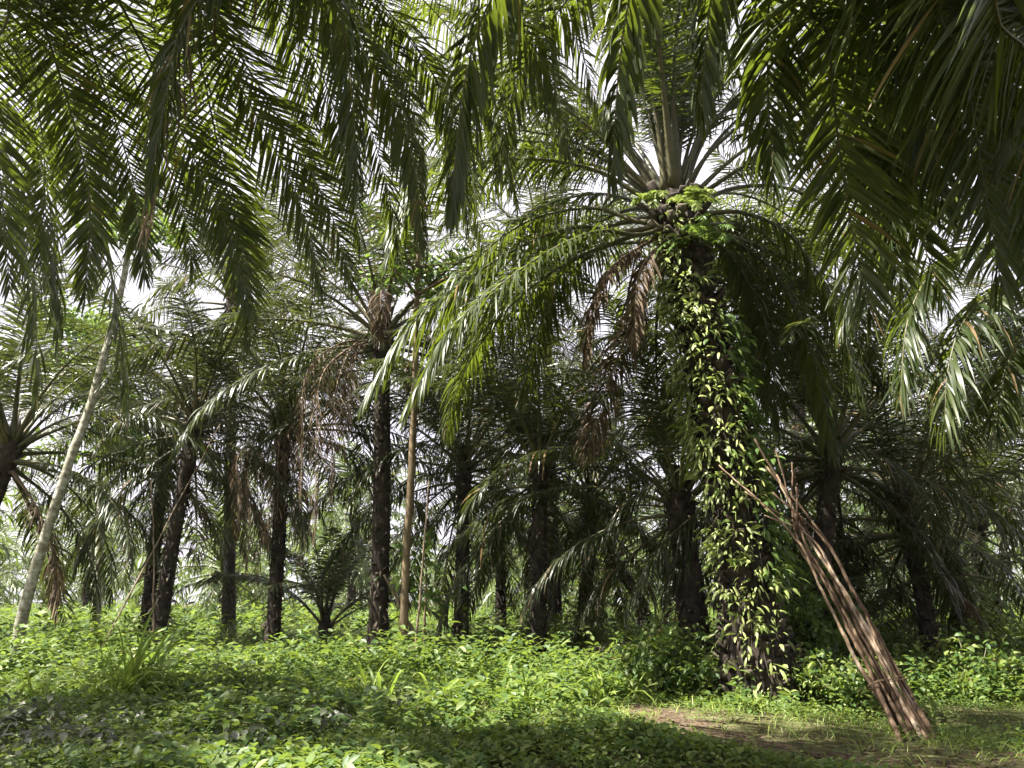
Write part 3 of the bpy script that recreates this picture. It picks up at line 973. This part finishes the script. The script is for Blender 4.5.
yb = 16.5
b = at(13, 672, yb)
b[2] = 0
limb_tree('leaning_tree', 'thin grey barked tree leaning right at the left edge', b, [b - ZZ * .1, at(30, 590, yb), at(62, 482, yb), at(90, 405, yb + .2), at(117, 305, yb + .4), at(133, 220, yb + .6)], .125, .062, M_GREYBARK, 41, 900, (.88, 1), 1.4, .2, 8)
b = at(403, 645, 16.5)
b[2] = 0
limb_tree('pale_tree', 'thin pale brown trunk standing right of the centre palm', b, [b, at(406, 560, 16.5), at(411, 470, 16.5), at(414, 380, 16.6), at(418, 250, 16.8)], .095, .06, M_PALEBARK, 42, 700, (.85, 1), 1.6, .2, 8)
b = at(425, 640, 17)
b[2] = 0
limb_tree('sapling', 'slender leafy sapling with round green leaves beside the pale trunk', b, [b, at(426, 590, 17), at(424, 545, 17)], .035, .015, M_PALEBARK, 43, 150, (.45, 1), .8, .2, 9)
b = at(95, 640, 26)
b[2] = 0
limb_tree('leafy_tree', 'light green broadleaf tree seen behind the grey leaning trunk', b, [b, at(100, 520, 26), at(95, 400, 26), at(92, 330, 26)], .15, .06, M_GREYBARK, 44, 5200, (.5, 1), 2.6, .24, 22)
b = at(436, 648, 16.8)
b[2] = 0


def stick(label, a, c, r, sag=0.0, seed=0, name='dry_stick'):
    rng = np.random.default_rng(seed)
    mb = MB()
    P, _ = resample([a, (a + c) / 2 - ZZ * sag, c], 16)
    P += np.cumsum(rng.normal(0, .01, P.shape), 0)
    base = P[0].copy()
    tube(mb, P - base, np.linspace(r, r * .5, 16), 6)
    o = mb.obj(name, [M_STICK])
    o.location = base
    return tag(o, label, 'stick')


stick('dark thin stick fallen against the pale trunk', b, at(385, 575, 16.6), .05, 0, 1)
stick('long pale dry stick slanting in front of the leaning pair', np.array([*at(100, 590, 16)[:2], .05]) * [1, 1, 1], at(222, 425, 18.5), .02, 0, 2)
stick('thin hanging stick beside the nearer leaning palm', at(158, 632, 18) * [1, 1, 0], at(152, 480, 18.6), .025, 0, 3)
stick('branching pale stick leaning on the pale trunk', at(415, 640, 16.2) * [1, 1, 0], at(428, 480, 16.5), .03, 0, 4)

# ------------------------------------------------------------------ undergrowth
def in_view(x, y, m=1.5):
    return np.abs(x) < y * .70 + m


def points(y0, y1, dens, rng, path_clear=.05):
    w = y1 * .70 + 1.5
    n = int(dens * (y1 - y0) * 2 * w)
    x = rng.uniform(-w, w, n)
    y = rng.uniform(y0, y1, n)
    k = in_view(x, y) & (path_dist(x, y) > path_clear + rng.normal(-.12, .16, n) - .6 * (noise2(x, y, 3.0, 99) > .5)) & (np.hypot(x - B[0], y - B[1]) > .55)
    return x[k], y[k]


def weeds(mb, x, y, h, per, size, rng, asp=.5, el=(0, .9), droop=(.2, 1.0), m=0, K=3):
    n = len(x)
    if n == 0:
        return
    i = np.repeat(np.arange(n), per)
    N = len(i)
    fr = np.tile(np.linspace(.25, 1, per), n) + rng.normal(0, .05, N)
    az = np.tile(np.arange(per) * 2.4, n) + np.repeat(rng.random(n) * 6.28, per) + rng.normal(0, .3, N)
    lean = rng.normal(0, .25, (n, 2))
    z = gz(x, y)
    P = np.stack([x[i] + lean[i, 0] * h[i] * fr, y[i] + lean[i, 1] * h[i] * fr, z[i] + h[i] * fr], 1)
    e = rng.uniform(*el, N)
    D = np.stack([np.cos(az) * np.cos(e), np.sin(az) * np.cos(e), np.sin(e)], 1)
    S = np.broadcast_to(np.asarray(size, float), (n,))[i] * rng.uniform(.55, 1.25, N)
    leaves(mb, P + D * .02, D, np.stack([-np.sin(az), np.cos(az), 0 * az], 1), S, S * asp * rng.uniform(.8, 1.2, N), K, rng.uniform(*droop, N), rng, PROF_OVAL, .25, .35, m,
           a=np.clip(np.repeat(rng.random(n), per) * .6 + rng.random(N) * .4, 0, 1))


rng = np.random.default_rng(900)
mb = MB()
# low creeping cover in the foreground
x, y = points(6.3, 11.5, 150, rng)
k = noise2(x, y, 2.2, 31) + rng.normal(0, .3, len(x)) > -.95
x, y = x[k], y[k]
h = np.clip(.12 + .08 * noise2(x, y, 1.1, 1) + rng.normal(0, .045, len(x)), .03, .45) * np.clip((path_dist(x, y) + .15) / .9, .25, 1)
weeds(mb, x, y, h, 6, np.clip(.075 + .06 * noise2(x, y, 1.3, 2), .035, .15) * (.6 + .4 * (h > .06)) * np.where((x > .2) & (y < 10.5), .62, 1), rng, .58)
x, y = points(11.5, 19, 70, rng)
h = np.clip(.20 + .12 * noise2(x, y, .9, 3) + rng.normal(0, .05, len(x)), .05, .7) * np.clip((path_dist(x, y) + .2) / 1.2, .25, 1)
weeds(mb, x, y, h, 6, .11, rng, .5)
x, y = points(19, 34, 16, rng)
h = np.clip(.35 + .25 * noise2(x, y, .6, 4) + rng.normal(0, .1, len(x)), .1, 1.3)
weeds(mb, x, y, h, 7, .2, rng, .42, K=2)
x, y = points(34, 75, 3.2, rng)
h = np.clip(.6 + .5 * noise2(x, y, .4, 5) + rng.normal(0, .2, len(x)), .1, 2.2)
weeds(mb, x, y, h, 7, .45, rng, .4, K=2)
tag(mb.obj('ground_cover', [M_WEED]), 'low leafy green weeds covering the plantation floor', 'ground cover', kind='stuff')

# taller leafy weeds, thick along the back of the foreground
mb = MB()
x, y = points(6.6, 16, 20, rng, .5)
k = noise2(x, y, .8, 8) + np.clip((y - 9.5) / 4, -1, 1) * .5 > -.05
x, y = x[k], y[k]
h = np.clip(rng.uniform(.18, .5, len(x)) * (1 + .12 * (y - 9)), .1, .85)
k = (x < 1.2 - np.clip(10 - y, 0, 2)) | ((rng.random(len(x)) < .4) & (y > 10))
x, y, h = x[k], y[k], h[k]
weeds(mb, x, y, h, 10, .145, rng, .5, (-.1, .8))
x, y = points(14, 24, 7, rng, .5)
h = np.clip(.55 + .45 * noise2(x, y, .9, 61) + rng.normal(0, .18, len(x)), .2, 1.5)
weeds(mb, x, y, h, 14, .2, rng, .4, (0, .9), K=4)
tag(mb.obj('leafy_weeds', [M_WEED]), 'taller broad leaved weeds growing up through the ground cover', 'weeds', kind='stuff')

# greyish purple broad leaves on the left
mb = MB()
x, y = points(6.5, 12.5, 14, rng, .4)
k = (noise2(x, y, 1.3, 12) > .15) & (x < -.6)
x, y = x[k], y[k]
weeds(mb, x, y, rng.uniform(.12, .32, len(x)), 8, .13, rng, .5, (-.1, .5), (.5, 1.5))
tag(mb.obj('dark_weeds', [M_DARKWEED]), 'dull purplish grey broad leaves among the green weeds on the left', 'weeds', kind='stuff')

# grass
mb = MB()
x, y = points(6.3, 12, 90, rng, .02)
k = noise2(x, y, .9, 15) + np.clip((x + .5) / 3, -.6, .7) > -.05
x, y = x[k], y[k]
n = len(x)
az = rng.random(n) * 6.28
D = np.stack([np.cos(az) * .5, np.sin(az) * .5, np.ones(n)], 1)
leaves(mb, np.stack([x, y, gz(x, y)], 1), D, np.stack([-np.sin(az), np.cos(az), 0 * az], 1), rng.uniform(.08, .24, n), .012, 3, rng.uniform(.4, 1.6, n), rng, across=2)
x, y = points(11, 17, 34, rng, .3)
k = (noise2(x, y, .9, 21) > .15) & (x < 2.2)
x, y = x[k], y[k]
n = len(x)
az = rng.random(n) * 6.28
D = np.stack([np.cos(az) * .5, np.sin(az) * .5, np.ones(n)], 1)
leaves(mb, np.stack([x, y, gz(x, y)], 1), D, np.stack([-np.sin(az), np.cos(az), 0 * az], 1), rng.uniform(.35, .95, n), .034, 5, rng.uniform(.6, 1.9, n), rng)
x, y = points(17, 30, 14, rng, .1)
k = noise2(x, y, .5, 17) > .0
x, y = x[k], y[k]
n = len(x)
az = rng.random(n) * 6.28
D = np.stack([np.cos(az) * .45, np.sin(az) * .45, np.ones(n)], 1)
leaves(mb, np.stack([x, y, gz(x, y)], 1), D, np.stack([-np.sin(az), np.cos(az), 0 * az], 1), rng.uniform(.3, .9, n), .03, 4, rng.uniform(.5, 1.8, n), rng, across=2)
tag(mb.obj('grass', [M_GRASS]), 'thin yellow green grass blades between the weeds', 'grass', kind='stuff')

# fallen leaves
mb = MB()
x, y = points(6.3, 12, 75, rng, -.8)
k = (path_dist(x, y) < .35) | (rng.random(len(x)) < .22)
x, y = x[k], y[k]
n = len(x)
az = rng.random(n) * 6.28
D = np.stack([np.cos(az), np.sin(az), rng.normal(.1, .2, n)], 1)
leaves(mb, np.stack([x, y, gz(x, y) + .025], 1), D, np.stack([-np.sin(az), np.cos(az), rng.normal(0, .3, n)], 1), rng.uniform(.04, .12, n), .03, 3, .3, rng, PROF_OVAL)
tag(mb.obj('fallen_leaves', [M_DEAD]), 'dry brown fallen leaves and bits on the soil', 'leaf litter', kind='stuff')


def tussock(px, py, Y, label, n, Ln, seed, w=.035, lean=0.0):
    rng = np.random.default_rng(seed)
    b = at(px, py, Y)
    b[2] = gz(b[0], b[1])
    mb = MB()
    az = rng.random(n) * 6.28
    e = rng.uniform(.7, 1.45, n)
    D = np.stack([np.cos(az) * np.cos(e) + lean, np.sin(az) * np.cos(e), np.sin(e)], 1)
    P = np.stack([rng.normal(0, .16, n), rng.normal(0, .16, n), np.zeros(n)], 1)
    leaves(mb, P, D, np.stack([-np.sin(az), np.cos(az), 0 * az], 1), Ln * rng.uniform(.5, 1.15, n), w * rng.uniform(.7, 1.2, n), 8, rng.uniform(.8, 2.2, n), rng, fold=.35)
    o = mb.obj('grass_tussock', [M_GRASS])
    o.location = b
    return tag(o, label, 'grass', 'tall grass tussocks')


tussock(128, 672, 11.8, 'large arching tuft of sunlit grass below the leaning pair of palms', 210, 1.5, 51, .045, .2)
tussock(180, 668, 12.2, 'smaller tuft of tall grass right of the large arching tuft', 70, .9, 52, .04)
tussock(440, 672, 11.5, 'broad bladed tuft in the middle of the weed bank', 40, .8, 53, .05)
tussock(525, 676, 11.0, 'bladed tuft at the right end of the weed bank', 45, .7, 54, .045)
tussock(370, 668, 12.0, 'bladed tuft in front of the centre palm', 40, .8, 55, .05)


def shrub(px, py, Y, label, wx, h, n, seed, leaf=.12, mat=M_WEED):
    rng = np.random.default_rng(seed)
    b = at(px, py, Y)
    b[2] = gz(b[0], b[1])
    root = thing('shrub', label, 'shrub', b, 'shrubs in the undergrowth')
    mb = MB()
    st = MB()
    tips = []
    for k in range(26):
        az = rng.random() * 6.28
        rr = math.sqrt(rng.random())
        tip = np.array([math.cos(az) * wx * rr, math.sin(az) * wx * .7 * rr, h * (1 - .5 * rr * rr) * rng.uniform(.6, 1.1)])
        tube(st, np.array([tip * [.1, .1, 0], tip * [.6, .6, .6], tip]), [.015, .01, .005], 5)
        tips.append(tip)
    k = rng.integers(0, 26, n)
    t = np.array(tips)[k]
    p = t * rng.uniform(.45, 1.05, n)[:, None] + rng.normal(0, .09, (n, 3))
    D = rng.normal(0, 1, (n, 3)) + ZZ * .3 + t * .4
    L = leaf * rng.uniform(.6, 1.3, n)
    leaves(mb, p, D, rng.normal(0, 1, (n, 3)) * [1, 1, .4], L, L * .5, 3, rng.uniform(.3, 1.2, n), rng, PROF_OVAL)
    mb.obj('foliage', [mat], root)
    st.obj('stem', [M_STALK], root)


shrub(668, 690, 12.4, 'leafy green bush left of the foot of the vine covered palm', .95, 1.05, 1900, 61)
shrub(850, 700, 11.6, 'sunlit leafy bush between the big palm and the leaning poles', .9, .75, 1500, 62, .11)
shrub(975, 700, 12.5, 'green bush at the right edge behind the leaning poles', 1.3, .85, 1800, 63)
shrub(800, 655, 15, 'tall dark bush behind the big palm trunk', 1.2, 2.4, 2200, 64, .15, M_TREE)

# ------------------------------------------------------------------ haze over the whole plantation
mb = MB()
x0, x1, y0, y1, z0, z1 = -262, 262, -86, 312, -1.2, 19
V = [(x, y, z) for z in (z0, z1) for y in (y0, y1) for x in (x0, x1)]
mb.add(V, [[0, 2, 3, 1], [4, 5, 7, 6], [0, 1, 5, 4], [2, 6, 7, 3], [0, 4, 6, 2], [1, 3, 7, 5]])
hm, ht, ho = nodes('haze_air')
hv = ht.nodes.new('ShaderNodeVolumePrincipled')
hv.inputs['Color'].default_value = (.95, .95, .95, 1)
hv.inputs['Density'].default_value = .0002
hv.inputs['Anisotropy'].default_value = .3
ht.links.new(hv.outputs[0], ho.inputs['Volume'])
tag(mb.obj('haze', [hm], smooth=False), kind='stuff')

# ------------------------------------------------------------------ dry fronds lying in the weeds
def fallen(label, pix, seed):
    rng = np.random.default_rng(seed)
    P = [at(*p) for p in pix]
    for p, h in zip(P, (.12, .45, .5, .25)):
        p[2] = gz(p[0], p[1]) + h
    base = P[0].copy()
    mb = MB()
    frond(mb, [p - base for p in P], rng, 70, 4, 2, .7, .03, 1.3, .15, .04, dead=True, gap=.2)
    o = mb.obj('fallen_frond', [M_PALEDRY, M_DSTALK])
    o.location = base
    tag(o, label, 'dead frond', 'dry fronds lying in the undergrowth')


M_PALEDRY = leaf_mat('bleached_leaf', [(.15, (.14, .11, .08)), (.5, (.25, .21, .16)), (.85, (.38, .34, .28))], (.26, .22, .15), .2, .75, .15)
fallen('bleached dry frond lying in the weeds by the grey leaning tree', [(75, 650, 17), (105, 650, 16.4), (135, 650, 15.8), (160, 655, 15.4)], 81)
fallen('bleached dry frond lying between the centre palms and the big palm', [(575, 655, 18), (605, 655, 17.4), (635, 655, 16.8), (655, 660, 16.4)], 82)
fallen('pale dry frond lying at the right behind the leaning poles', [(960, 665, 16), (985, 660, 15.5), (1010, 660, 15), (1030, 662, 14.6)], 83)
